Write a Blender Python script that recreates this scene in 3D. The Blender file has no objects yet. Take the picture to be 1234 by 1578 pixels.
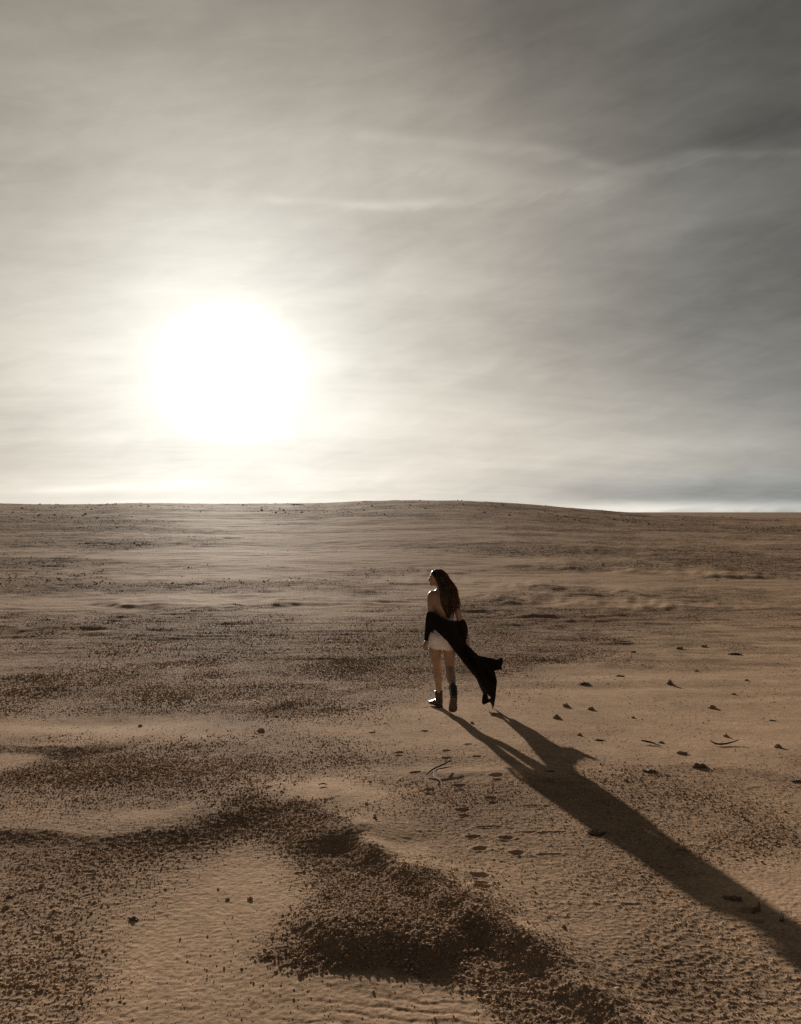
import bpy, bmesh, math, random
import numpy as np
from mathutils import Vector, Matrix, Quaternion

# ------------------------------------------------------------------ camera
S = bpy.context.scene
F = 1300.0            # focal length in photo pixels (photo 1234 x 1578)
CZ = 2.29             # eye height over the ground at the walker's feet
cam_d = bpy.data.cameras.new("camera"); cam = bpy.data.objects.new("camera", cam_d)
S.collection.objects.link(cam); S.camera = cam
cam.location = (0, 0, CZ); cam.rotation_euler = (math.radians(90), 0, 0)
cam_d.sensor_fit = 'HORIZONTAL'; cam_d.sensor_width = 36.0
cam_d.lens = F / 1234.0 * 36.0
cam_d.clip_start = 0.05; cam_d.clip_end = 20000
def az_el(px, py):
    return math.atan((px - 617) / F), math.atan((789 - py) / math.hypot(F, px - 617))
SUN_AZ, SUN_EL = az_el(353, 568)
SUN_DIR = Vector((math.sin(SUN_AZ) * math.cos(SUN_EL), math.cos(SUN_AZ) * math.cos(SUN_EL), math.sin(SUN_EL)))
S.view_settings.view_transform = 'Standard'; S.view_settings.look = 'None'
S.view_settings.gamma = 1.0; S.view_settings.use_curve_mapping = False
EXPO = 0.9
S.view_settings.exposure = EXPO
S.cycles.max_bounces = 6; S.cycles.transparent_max_bounces = 8
S.cycles.use_denoising = False          # keep the fine grain of the sand
S.cycles.sample_clamp_indirect = 4.0

# ------------------------------------------------------------------ sun lamp
sl = bpy.data.lights.new("sun", 'SUN'); sl.energy = 5.0; sl.angle = math.radians(0.6); sl.color = (1.0, 0.915, 0.80)
so = bpy.data.objects.new("sun", sl); S.collection.objects.link(so)
so.rotation_euler = SUN_DIR.to_track_quat('Z', 'Y').to_euler(); so.location = (0, 0, 30)

# ------------------------------------------------------------------ world: veiled sky
W_ = bpy.data.worlds.new("World"); S.world = W_; W_.use_nodes = True
nt = W_.node_tree; nt.nodes.clear()
class E:                                             # small expression builder over math nodes
    def __init__(s, sock): s.s = sock
    @staticmethod
    def op(o, *a, clamp=False):
        n = nt.nodes.new('ShaderNodeMath'); n.operation = o; n.use_clamp = clamp
        for i, x in enumerate(a):
            if isinstance(x, E): nt.links.new(x.s, n.inputs[i])
            else: n.inputs[i].default_value = x
        return E(n.outputs[0])
    def __add__(s, o): return E.op('ADD', s, o)
    __radd__ = __add__
    def __sub__(s, o): return E.op('SUBTRACT', s, o)
    def __rsub__(s, o): return E.op('SUBTRACT', o, s)
    def __mul__(s, o): return E.op('MULTIPLY', s, o)
    __rmul__ = __mul__
    def __truediv__(s, o): return E.op('DIVIDE', s, o)
    def __pow__(s, o): return E.op('POWER', s, o)
def f(o, *a, **k): return E.op(o, *a, **k)
def gauss(x): return f('EXPONENT', (x * x) * -1.0)
tc = nt.nodes.new('ShaderNodeTexCoord')
nrm = nt.nodes.new('ShaderNodeVectorMath'); nrm.operation = 'NORMALIZE'; nt.links.new(tc.outputs['Generated'], nrm.inputs[0])
sep = nt.nodes.new('ShaderNodeSeparateXYZ'); nt.links.new(nrm.outputs[0], sep.inputs[0])
dx, dy, dz = (E(sep.outputs[i]) for i in range(3))
dt = nt.nodes.new('ShaderNodeVectorMath'); dt.operation = 'DOT_PRODUCT'
nt.links.new(nrm.outputs[0], dt.inputs[0]); dt.inputs[1].default_value = SUN_DIR
ang = f('ARCCOSINE', f('MINIMUM', E(dt.outputs['Value']), 0.999999))
azm = f('ARCTAN2', dx, dy)
ele = f('ARCSINE', dz)
def noise(vec, scale, detail, rough=0.55, dist=0.0, ntype='FBM'):
    n = nt.nodes.new('ShaderNodeTexNoise'); n.noise_dimensions = '3D'
    n.inputs['Scale'].default_value = scale; n.inputs['Detail'].default_value = detail
    n.inputs['Roughness'].default_value = rough; n.inputs['Distortion'].default_value = dist
    nt.links.new(vec, n.inputs['Vector']); return E(n.outputs['Fac'])
def comb(x, y, z):
    n = nt.nodes.new('ShaderNodeCombineXYZ')
    for i, v in enumerate((x, y, z)):
        if isinstance(v, E): nt.links.new(v.s, n.inputs[i])
        else: n.inputs[i].default_value = v
    return n.outputs[0]
den = f('MAXIMUM', dz, 0.0) + 0.13
cu, cv = dx / den, dy / den                          # cloud deck coordinates (veil seen in perspective)
warp = noise(comb(cu, cv, 0.0), 0.5, 3.0)
streak = noise(comb((cu * 0.30 + cv * 0.10) + warp * 1.1, cv * 1.0 - cu * 0.12 + warp * 0.8, 3.0), 1.3, 7.0, 0.6)
wisp = noise(comb(azm * 2.2 + warp * 0.5, ele * 9.0 - azm * 1.2, 7.0), 2.4, 7.0, 0.58, 0.3)
fine = noise(comb(azm * 6.0, ele * 22.0 - azm * 5.0, 1.0), 2.0, 6.0, 0.6, 0.6)
fibre = noise(comb((cu * 0.9 + cv * 0.5) + warp * 1.6, cv * 4.2 - cu * 0.9 + warp * 2.4, 9.0), 1.6, 8.0, 0.62, 0.5)
puff = noise(comb(azm * 3.0 + warp, ele * 5.0, 12.0), 1.5, 6.0, 0.6, 0.4)
glow = f('EXPONENT', f('POWER', ang / 0.37, 1.27) * -1.0) * 0.71
core = f('EXPONENT', f('POWER', ang / 0.045, 2.0) * -1.0) * 2.5 + f('EXPONENT', f('POWER', ang / 0.185, 1.9) * -1.0) * 0.27
hor = f('EXPONENT', f('ABSOLUTE', ele) * -7.0) * (0.05 + 0.24 * gauss(ang / 0.85))
mod = 1.0 + (streak - 0.5) * 0.34 + (wisp - 0.5) * 0.34 + (fine - 0.5) * 0.26 + (fibre - 0.5) * 0.17 + (puff - 0.5) * 0.40
def blob(px, py, rx, ry, w, tilt=0.0):
    a, e = az_el(px, py); c, s_ = math.cos(tilt), math.sin(tilt)
    u = (azm - a); v = (ele - e)
    return gauss((u * c + v * s_) / (rx / F)) * 1.0 * gauss((v * c - u * s_) / (ry / F)) * w
def band(p0, p1, width, w, nz=fine, soft=0.8):
    a0, e0 = az_el(*p0); a1, e1 = az_el(*p1)
    L = math.hypot(a1 - a0, e1 - e0); ca, sa = (a1 - a0) / L, (e1 - e0) / L
    u = ((azm - a0) * ca + (ele - e0) * sa) / L
    v = ((ele - e0) * ca - (azm - a0) * sa) + (nz - 0.5) * (width / F * 2.2)
    endf = gauss((u - 0.5) / soft) if soft else 1.0
    env = f('MULTIPLY', f('SMOOTH_MIN', f('MAXIMUM', u * 4.0 + 0.5, 0.0), 1.0, 0.3), f('SMOOTH_MIN', f('MAXIMUM', (1.0 - u) * 4.0 + 0.5, 0.0), 1.0, 0.3), clamp=True)
    return gauss(v / (width / F)) * env * w * (0.35 + nz * 1.3)
authored = (blob(1170, 430, 270, 130, -0.34, 0.25) + blob(1180, 205, 190, 35, -0.25, 0.05) + blob(1110, 90, 330, 130, -0.34) + blob(1300, 600, 300, 160, -0.14) + blob(700, 20, 300, 60, -0.10)
            + blob(560, 250, 400, 55, 0.10, -0.12) + blob(250, 150, 330, 80, 0.10) + blob(950, 600, 280, 60, 0.16, 0.1) + blob(1000, 690, 260, 50, 0.18) + band((-200, 762), (700, 757), 12, -0.07, wisp)
            + blob(150, 700, 300, 40, -0.06) + blob(820, 20, 160, 60, -0.08) + blob(1000, 690, 300, 18, 0.12, 0.03))
bands = (band((400, 305), (560, 314), 5, 0.12) + band((540, 318), (700, 311), 7, 0.20) + band((690, 314), (960, 285), 10, 0.12)
         + band((540, 205), (860, 232), 9, 0.14) + band((820, 228), (960, 262), 8, 0.12)
         + band((900, 285), (1100, 238), 11, 0.20) + band((1050, 236), (1330, 231), 6, 0.15)
         + band((620, 250), (900, 282), 22, 0.14)
         + band((60, 755), (300, 745), 5, 0.10) + band((860, 757), (1400, 750), 15, -0.20, wisp) + band((880, 784), (1400, 781), 8, 0.55, fine)
         + band((930, 766), (1330, 768), 7, -0.10, fine) + band((520, 575), (900, 600), 40, -0.05))
sky = nt.nodes.new('ShaderNodeTexSky'); sky.sky_type = 'NISHITA'; sky.sun_disc = False
sky.sun_elevation = SUN_EL; sky.sun_rotation = SUN_AZ; sky.air_density = 1.0; sky.dust_density = 2.0
bw = nt.nodes.new('ShaderNodeRGBToBW'); nt.links.new(sky.outputs[0], bw.inputs[0])
nish = f('MINIMUM', E(bw.outputs[0]), 6.0) * 0.012
high = 1.0 - f('MULTIPLY', f('MAXIMUM', ele - 0.14, 0.0), 1.05, clamp=True)
lum = f('MAXIMUM', (0.050 + nish + glow * high + hor) * f('MAXIMUM', mod + authored + bands, 0.2) + core, 0.01)
STR = 0.1
k = lum * (1.0 / (2 ** EXPO) / STR)
# veil tint: neutral grey far from the sun, warm cream towards it
wb = gauss((ang - 0.42) / 0.26) * (1.0 - 0.55 * f('MULTIPLY', f('MAXIMUM', azm + 0.02, 0.0), 2.4, clamp=True))
bl_ = blob(1170, 757, 330, 24, 1.0) + blob(1150, 420, 300, 230, 0.45)
tint_ = comb(1.01 + wb * 0.10 - bl_ * 0.055, 1.0 - wb * 0.004, 0.905 - wb * 0.06 + bl_ * 0.06)
vm = nt.nodes.new('ShaderNodeVectorMath'); vm.operation = 'SCALE'
nt.links.new(tint_, vm.inputs[0]); nt.links.new(k.s, vm.inputs['Scale'])
bg = nt.nodes.new('ShaderNodeBackground'); bg.inputs['Strength'].default_value = STR
nt.links.new(vm.outputs[0], bg.inputs['Color'])
wo = nt.nodes.new('ShaderNodeOutputWorld'); nt.links.new(bg.outputs[0], wo.inputs['Surface'])

# ------------------------------------------------------------------ numpy noise
def _h(ix, iy, seed):
    h = (ix.astype(np.int64) * 374761393 + iy.astype(np.int64) * 668265263 + seed * 1442695041) & 0xFFFFFFFF
    h = ((h ^ (h >> 13)) * 1274126177) & 0xFFFFFFFF
    h = ((h ^ (h >> 16)) * 2246822519) & 0xFFFFFFFF
    return ((h ^ (h >> 15)) & 0xFFFFFF).astype(np.float32) / 16777216.0
def vnoise(x, y, seed=0):                            # gradient noise, about -0.7..0.7
    ix = np.floor(x); iy = np.floor(y); fx = (x - ix).astype(np.float32); fy = (y - iy).astype(np.float32)
    u = fx * fx * fx * (fx * (fx * 6 - 15) + 10); v = fy * fy * fy * (fy * (fy * 6 - 15) + 10)
    def g(a, b):
        t = _h(ix + a, iy + b, seed) * 6.2831853
        return np.cos(t) * (fx - a) + np.sin(t) * (fy - b)
    a = g(0, 0); b = g(1, 0); c = g(0, 1); d = g(1, 1)
    return (a + (b - a) * u) * (1 - v) + (c + (d - c) * u) * v
def fbm(x, y, o, seed=0, gain=0.5):
    r = 0; a = 1.0
    for i in range(o):
        r = r + a * vnoise(x * (2.03 ** i) + 17.3 * i, y * (2.03 ** i) - 9.1 * i, seed + i); a *= gain
    return r
def sstep(a, b, x):
    t = np.clip((x - a) / (b - a), 0, 1); return t * t * (3 - 2 * t)

# ------------------------------------------------------------------ terrain: large form
PY_ = np.array([-4000, -60, -8, 0, 3, 9.75, 14, 19, 26, 34, 45, 60, 100, 200, 4000.0])
PZ_ = np.array([-2.0, 0.9, .68, .60, .453, 0, -.26, -.46, -.62, -.70, -.72, -.66, -.6, -.6, -1.2])
SKX = np.array([-900, -300, 0, 150, 200, 300, 430, 500, 560, 640, 700, 760, 820, 870, 910, 950, 1000, 1100, 1234, 1600, 2300.0])
SKY_ = np.array([787, 782, 779, 778.0, 776.5, 777.5, 777, 776, 773, 771, 772, 774.5, 779, 783.5, 787, 790, 793, 797, 800, 802, 803])
RC = 190.0
def profile(Y):
    # smooth interpolation of the forward profile
    Yf = np.asarray(Y, dtype=np.float64); z = 0
    for o, w in ((-1.0, .25), (0, .5), (1.0, .25)):
        z = z + w * np.interp(Yf + o * np.clip(np.abs(Yf) * 0.12, 0.6, 40), PY_, PZ_)
    return z
def macro(X, Y):
    r = np.hypot(X, Y); z = profile(Y)
    px = 617 + F * X / np.maximum(Y, 1.0)
    top = np.interp(np.clip(px, -900, 2300), SKX, SKY_)
    H = (789 - top) / F * RC + CZ + 0.6
    s = sstep(38, RC, r)
    s = s * (1 - 0.9 * sstep(RC, 520, r))
    front = sstep(-5, 20, Y)
    return z + H * s * front
def px2w(px, py):                                    # place a feature: picture position -> ground position
    px = float(px); py = float(py)
    lo, hi = 1.5, 185.0
    ys = np.geomspace(lo, hi, 900); xs = (px - 617) / F * ys
    pz = 789 - F * (macro(xs, ys) - CZ) / ys
    i = int(np.argmax(pz < py)) if (pz < py).any() else len(ys) - 1
    return float(xs[i]), float(ys[i])
RIDGES = [   # picture polyline, height, near width, far width
    ([(180, 1262), (420, 1248), (455, 1246), (520, 1288), (570, 1322)], .13, .28, .6),
    ([(470, 1478), (510, 1468), (560, 1466), (610, 1468), (660, 1474), (710, 1486)], .09, .17, .30),
    ([(-90, 1285), (0, 1284), (150, 1292), (300, 1278), (420, 1255)], .06, .22, .7),
    ([(-90, 1145), (0, 1148), (70, 1150), (150, 1165)], .08, .30, .8),
    ([(330, 1100), (430, 1085), (540, 1060), (600, 1052)], .07, .30, 1.0),
    ([(140, 925), (200, 934), (300, 938), (370, 945)], .20, .8, 3.0),
    ([(-100, 915), (0, 914), (150, 920)], .13, .9, 3.0),
    ([(380, 935), (500, 930), (620, 934)], .12, 1.0, 3.0),
    ([(560, 903), (680, 899), (800, 906), (900, 909)], .14, .9, 4.5),
    ([(700, 930), (840, 930), (930, 936), (960, 945)], .26, 1.2, 4.0),
    ([(820, 960), (900, 956), (1000, 950)], .08, .6, 3.0),
    ([(730, 905), (860, 911), (1000, 917)], .13, .6, 2.5),
    ([(740, 870), (900, 876), (1100, 888), (1300, 893)], .20, 1.4, 9.0),
    ([(540, 885), (640, 886), (720, 882)], .14, 1.4, 6.0),
    ([(120, 838), (200, 836), (300, 840)], .22, 2.5, 12.0),
    ([(820, 850), (960, 852), (1100, 858)], .18, 2.5, 10.0),
    ([(560, 1012), (700, 1004), (800, 1010), (880, 1030)], .05, .5, 1.5),
    ([(-80, 1005), (100, 1000), (260, 1008), (400, 1000)], .05, .5, 2.0),
    ([(-80, 965), (60, 972), (170, 966)], .10, .6, 2.0),
    ([(960, 1200), (1060, 1180), (1180, 1192), (1300, 1200)], .03, .22, .8),
    ([(620, 1188), (680, 1190), (760, 1186), (850, 1184)], .028, .14, .35),
    ([(900, 1030), (1000, 1014), (1120, 1020)], .05, .5, 1.6),
]
RSC = .5
RW = [([px2w(*p) for p in poly], A, wn, wf) for poly, A, wn, wf in RIDGES]
CREST = [px2w(*p) for p in ((520, 1290), (600, 1342), (690, 1396), (780, 1450), (860, 1508), (960, 1590), (1010, 1640))]
CX = [p[0] for p in CREST]; CY = [p[1] for p in CREST]
def poly_sd(X, Y, P):
    best = np.full(X.shape, 1e9); sgn = np.ones(X.shape); tt = np.zeros(X.shape); n = len(P) - 1
    for i in range(n):
        (x0, y0), (x1, y1) = P[i], P[i + 1]
        ex, ey = x1 - x0, y1 - y0; L2 = ex * ex + ey * ey
        t = np.clip(((X - x0) * ex + (Y - y0) * ey) / L2, 0, 1)
        qx = X - (x0 + t * ex); qy = Y - (y0 + t * ey); d = np.hypot(qx, qy)
        c = ex * qy - ey * qx
        m = d < best
        best = np.where(m, d, best); sgn = np.where(m, np.where(c >= 0, 1.0, -1.0), sgn); tt = np.where(m, (i + t) / n, tt)
    return best, sgn, tt
BLOBS = [   # gravelly (+), bare and painted sunlit-pale (-) patches: px, py, rx, ry, weight
    (200, 1195, 260, 42, .8), (430, 1175, 190, 45, .4), (300, 1268, 330, 30, .3), (490, 1300, 90, 55, .4), (400, 1250, 120, 30, .4),
    (560, 1420, 120, 62, .5), (880, 1550, 60, 40, .3), (120, 1520, 150, 75, .7), (180, 1330, 230, 50, .4), (60, 1380, 120, 60, .4),
    (1010, 1410, 220, 110, .5), (980, 1520, 260, 70, .55), (1180, 1290, 110, 26, .7), (800, 1370, 110, 50, -.35), (900, 1440, 90, 40, -.45), (800, 1250, 220, 70, .45),
    (690, 1185, 170, 60, .4), (300, 985, 420, 50, 1.0), (640, 1010, 260, 40, .8), (830, 945, 190, 28, 1.0), (100, 1070, 320, 40, .5), (400, 1080, 260, 28, .5),
    (1020, 1190, 260, 35, .45), (540, 905, 380, 22, .35), (1090, 950, 260, 14, .5), (200, 870, 260, 16, .45), (160, 838, 120, 9, .8), (1080, 1240, 200, 40, .35),
    (880, 1010, 130, 30, .5), (350, 805, 40, 8, -1.5), (640, 812, 260, 14, -.5), (120, 805, 180, 9, 1.0), (300, 858, 260, 9, -1.1), (60, 868, 160, 12, .9), (60, 900, 200, 12, .8), (250, 893, 160, 9, -.7), (360, 884, 60, 4, -1.5), (720, 907, 60, 5, -1.5), (960, 935, 160, 7, -1.2), (1150, 868, 160, 12, .9), (900, 800, 160, 5, .8), (1130, 815, 220, 6, .8), (700, 846, 200, 8, .6), (880, 885, 200, 5, -1.3), (470, 862, 240, 5, -1.2), (1000, 845, 300, 10, .6), (150, 795, 200, 6, .5),
    (385, 1395, 100, 75, -1.3), (300, 1480, 150, 50, -.9), (500, 1225, 90, 24, -1.2), (580, 1290, 90, 45, -.5), (600, 1565, 170, 45, -2.2), (340, 1545, 200, 50, -1.0),
    (1030, 1085, 260, 62, -.9), (730, 1105, 140, 26, -.8), (1100, 1160, 180, 20, -.5), (150, 1122, 260, 14, -.9), (1170, 1370, 110, 38, -.7), (250, 1262, 110, 12, -.8),
    (90, 1290, 110, 10, -.5), (720, 1190, 160, 10, -.9), (25, 1165, 60, 12, -1.2), (300, 926, 130, 10, -1.1), (420, 868, 300, 8, -.8), (800, 895, 260, 8, -.9),
    (720, 868, 120, 8, -.9), (330, 800, 120, 14, -.9), (900, 1035, 80, 14, -.6), (600, 830, 300, 16, -.6), (1180, 900, 200, 5, -.8), (520, 1330, 30, 20, -.4)]
BW = []
for (px, py, rx, ry, w) in BLOBS:
    x, y = px2w(px, py); y0 = px2w(px, py + ry)[1]; y1 = px2w(px, max(py - ry, 793))[1]
    BW.append((x, y, rx * y / F, max((y1 - y0) / 2, .02), w * (1.0 if py > 1020 else 1.25 if w < 0 else 1.0), math.atan2(x, y)))  # far pale streaks strengthened: glancing sunlight painted into the sand colour
BANDS_ = [  # crusted gravel edges, colour also darkened as shade: sharp far side, fading near side
    ([(-60, 1296), (0, 1290), (150, 1298), (300, 1284), (400, 1256), (455, 1246), (520, 1290), (600, 1342), (690, 1396), (780, 1450), (860, 1508), (960, 1590), (1010, 1640)], .05, .30, 1.2),
    ([(640, 1385), (700, 1405), (770, 1452), (850, 1512), (945, 1590)], .06, .24, 1.6),
    ([(410, 1460), (450, 1425), (520, 1400), (600, 1395), (680, 1405)], .30, .30, .5),
    ([(450, 1490), (540, 1490), (620, 1500), (690, 1490)], .18, .06, .6),
    ([(-60, 1150), (0, 1152), (80, 1156), (150, 1168), (260, 1180)], .06, .3, .9),
    ([(-60, 1215), (0, 1200), (100, 1165)], .1, .3, .4)]
BANDW = [([px2w(*p) for p in a], b, c, d) for a, b, c, d in BANDS_]
def gravel_mask(X, Y):
    r = np.hypot(X, Y); far = sstep(14, 40, r)
    near = .55 + .45 * sstep(5, 9, r); g = .44 + near * (.26 + .45 * far) * fbm(X * .22 + 3, Y * .13, 4, 50) + near * (.22 + .15 * far) * fbm(X * 1.1, Y * .8 + 5, 4, 61) + .3 * fbm(X * .05, Y * .03, 3, 77)
    wx = X + .10 * fbm(X * 2.5, Y * 2.5, 3, 15); wy = Y + .10 * fbm(X * 2.5 + 9, Y * 2.5, 3, 16)
    for Pl, wf, wn, w in BANDW:
        m = max(wf, wn) * 3; xs = [p[0] for p in Pl]; ys = [p[1] for p in Pl]
        sel = (X > min(xs) - m) & (X < max(xs) + m) & (Y > min(ys) - m) & (Y < max(ys) + m)
        if not sel.any(): continue
        d, s, t = poly_sd(wx[sel], wy[sel], Pl)
        g[sel] += w * np.where(s > 0, np.exp(-(d / wf) ** 2), np.exp(-(d / wn) ** 2))
    for x, y, rx, ry, w, a in BW:
        sel = (np.abs(X - x) < rx * 2.8 + ry * 1.0) & (np.abs(Y - y) < ry * 2.8 + rx * .5)
        if not sel.any(): continue
        xx = X[sel] - x * Y[sel] / y; yy = Y[sel] - y
        g[sel] += w * .62 * np.exp(-(xx / (rx * .95 + 1e-3)) ** 2 - (yy / ry) ** 2)
    return sstep(.06, 1.15, g)
rng = np.random.default_rng(7)
FOOT = [(615, 1163, 1), (688, 1158, 0), (690, 1172, 1), (640, 1191, 0), (766, 1199, 1), (663, 1222, 1), (709, 1215, 1), (758, 1236, 1), (714, 1254, 1),
        (820, 1243, 2), (757, 1276, 2), (813, 1284, 2), (855, 1285, 2), (740, 1309, 0), (797, 1316, 0), (845, 1318, 2), (740, 1359, 1), (740, 1375, 0), (730, 1292, 0),
        (575, 1130, 0), (655, 1127, 0), (722, 1148, 0), (735, 1168, 0), (920, 1288, 0), (780, 1294, 0), (1160, 1412, 1)]
FW = [px2w(a, b) + (c,) for a, b, c in FOOT]
def height(X, Y, res=None, parts=False):
    """ground height; res = local sample spacing, used to leave out detail the grid cannot hold"""
    X = np.asarray(X, dtype=np.float64); Y = np.asarray(Y, dtype=np.float64)
    r = np.hypot(X, Y)
    if res is None: res = np.full(X.shape, .004)
    wx = X + .35 * fbm(X * .5, Y * .5, 3, 5) * np.clip(r / 10, .15, 3); wy = Y + .25 * fbm(X * .6 + 9, Y * .6, 3, 6) * np.clip(r / 10, .15, 3)
    z = macro(X, Y)
    for P, A, wn, wf in RW:
        m = max(wn, wf) * 3
        xs = [p[0] for p in P]; ys = [p[1] for p in P]
        sel = (X > min(xs) - m) & (X < max(xs) + m) & (Y > min(ys) - m) & (Y < max(ys) + m)
        if not sel.any(): continue
        d, s, t = poly_sd(wx[sel], wy[sel], P)
        w = np.where(s > 0, wf, wn)
        env = np.clip(np.minimum(t, 1 - t) * 5, 0, 1); env = env * env * (3 - 2 * env)
        env = np.where((t <= 0) | (t >= 1), 0, env)
        A = A * RSC
        amp_ = .45 if ys[0] < 8 else 1.1
        env = env * np.clip(.8 + amp_ * fbm(X[sel] * 3.2 / (1 + r[sel] * .12), Y[sel] * 3.2 / (1 + r[sel] * .12), 3, 99), .1, 1.5)
        z[sel] += A * env * np.where(s > 0, np.exp(-(d / w) ** 2), (1 - sstep(0, 1.25, d / w)))
    cw = X + .035 * fbm(X * 4, Y * 4, 2, 140)         # drift edge running down to the right, steep on its near side
    yc = np.interp(cw, CX, CY) + .05 * vnoise(X * 5, Y * 2, 141); q = Y - yc
    env = sstep(CX[0] - .05, CX[0] + .25, X) * (1 - sstep(CX[-1] - .05, CX[-1] + .25, X)) * np.clip(.95 + .5 * vnoise(X * 3.1, Y * 3.1, 142), .5, 1.3)
    z += .062 * env * np.where(q > 0, np.exp(-(q / .45) ** 2), 1 - sstep(0, .36, -q))
    mx_, my_ = px2w(575, 1440)
    z += .050 * np.exp(-((X - mx_) / .36) ** 2 - ((Y - my_ - .1) / .45) ** 2)
    # undulations
    calm = 1 - .85 * np.exp(-(((X - .9) / 2.2) ** 2 + ((Y - 9.6) / 1.6) ** 2))
    z += (.011 + .024 * sstep(5, 10, r)) * fbm(X * .45, Y * .8, 2, 20) * sstep(2, 9, r) * calm
    z += .22 * fbm(X * .05, Y * .09, 4, 21) * sstep(14, 60, r) + .9 * fbm(X * .012, Y * .02, 3, 22) * sstep(60, 170, r) * (1 - sstep(170, 200, r) * .8)
    g = gravel_mask(X, Y)
    far = sstep(16, 30, r)
    # wind-worn low ledges in the middle distance
    n = fbm(X * .35 + 2.0 * vnoise(X * .1, Y * .1, 3), Y * 1.1, 4, 30)
    z += (.030 + .022 * far) * (1 - np.abs(n) * 2.2) * sstep(9, 20, r) * (.3 + .7 * g) * calm
    n2 = fbm(X * 1.6, Y * 3.2, 3, 33)
    z += .006 * n2 * sstep(5, 12, r) * calm * (.25 + .75 * g)
    # crusty grain
    for wl, amp, sd in ((.22, .0022, 40), (.10, .0022, 41), (.05, .0048, 42), (.026, .0058, 43)):
        fade = np.clip(wl / (2.6 * res) - .6, 0, 1)
        if not (fade > 0).any(): continue
        nn = vnoise(X / wl + .3 * sd, Y / wl, sd)
        z += amp * fade * (nn * .35 * (1 - g) + g * (np.maximum(nn, -.05) * 1.5))
    # large lumps so that far gravel still stands proud
    for wl, amp, sd in ((.45, .012, 44), (1.2, .022, 45)):
        fade = np.clip(wl / (2.6 * res) - .6, 0, 1) * sstep(wl * 25, wl * 60, r)
        nn = vnoise(X / wl, Y / (wl * .8), sd)
        z += amp * fade * g * np.maximum(nn, 0)
    # ripples in the near hollow
    rx, ry = px2w(640, 1560)
    m = np.exp(-((X - rx) / .60) ** 2 - ((Y - ry + .1) / .42) ** 2)
    ph = (Y * .97 + X * .25 + .10 * fbm(X * 3, Y * 3, 3, 70)) / .088 * 6.283
    z += .0013 * m * (np.sin(ph) + .35 * np.sin(2 * ph + .8))
    ph = (Y * .99 + X * .1 + .04 * fbm(X * 4, Y * 4, 2, 71)) / .05 * 6.283
    z += .00007 * np.sin(ph) * (1 - g) * (1 - sstep(5, 8, r))
    # footprints
    for fx, fy, kind in FW:
        sel = (np.abs(X - fx) < .35) & (np.abs(Y - fy) < .5)
        if not sel.any(): continue
        a = (X[sel] - fx) ; b = (Y[sel] - fy) - .1 * a
        wn_ = .012 * vnoise(X[sel] * 18, Y[sel] * 18, 90)
        for ob, aw, bw_, dp in {0: ((0, .046, .034, .012),), 1: ((.060, .048, .042, .016), (-.070, .038, .028, .013)), 2: ((0, .075, .016, .009),)}[kind]:
            q = np.sqrt((a / aw) ** 2 + ((b - ob) / bw_) ** 2) + wn_ * 30 + .25 * vnoise(X[sel] * 45 + fx * 9, Y[sel] * 45, 92)
            z[sel] += -dp * (1 - sstep(.5, 1.1, q)) + .003 * np.exp(-((q - 1.3) / .35) ** 2)
    if parts: return z, g
    return z
def hz(x, y): return float(height(np.array([x]), np.array([y]))[0])

# ------------------------------------------------------------------ helpers for objects
C = S.collection
def mesh_np(name, V, Fq, mat, parent=None, smooth=True):
    me = bpy.data.meshes.new(name); V = np.asarray(V, dtype=np.float32); Fq = np.asarray(Fq, dtype=np.int32)
    k_ = Fq.shape[1]
    me.vertices.add(len(V)); me.vertices.foreach_set('co', V.ravel())
    me.loops.add(Fq.size); me.loops.foreach_set('vertex_index', Fq.ravel())
    me.polygons.add(len(Fq)); me.polygons.foreach_set('loop_start', np.arange(0, Fq.size, k_, dtype=np.int32))
    me.polygons.foreach_set('loop_total', np.full(len(Fq), k_, dtype=np.int32))
    me.polygons.foreach_set('use_smooth', np.full(len(Fq), smooth, dtype=bool))
    me.update(calc_edges=True); me.validate()
    if mat: me.materials.append(mat)
    o = bpy.data.objects.new(name, me); C.objects.link(o)
    if parent: o.parent = parent
    return o
def tag(o, label=None, cat=None, group=None, kind=None):
    if label: o['label'] = label
    if cat: o['category'] = cat
    if group: o['group'] = group
    if kind: o['kind'] = kind
    return o
def material(name, col, rough=.6, spec=.3):
    m = bpy.data.materials.new(name); m.use_nodes = True
    b = m.node_tree.nodes['Principled BSDF']; b.inputs['Base Color'].default_value = (*col, 1)
    b.inputs['Roughness'].default_value = rough; b.inputs['Specular IOR Level'].default_value = spec
    return m, m.node_tree, b

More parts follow.
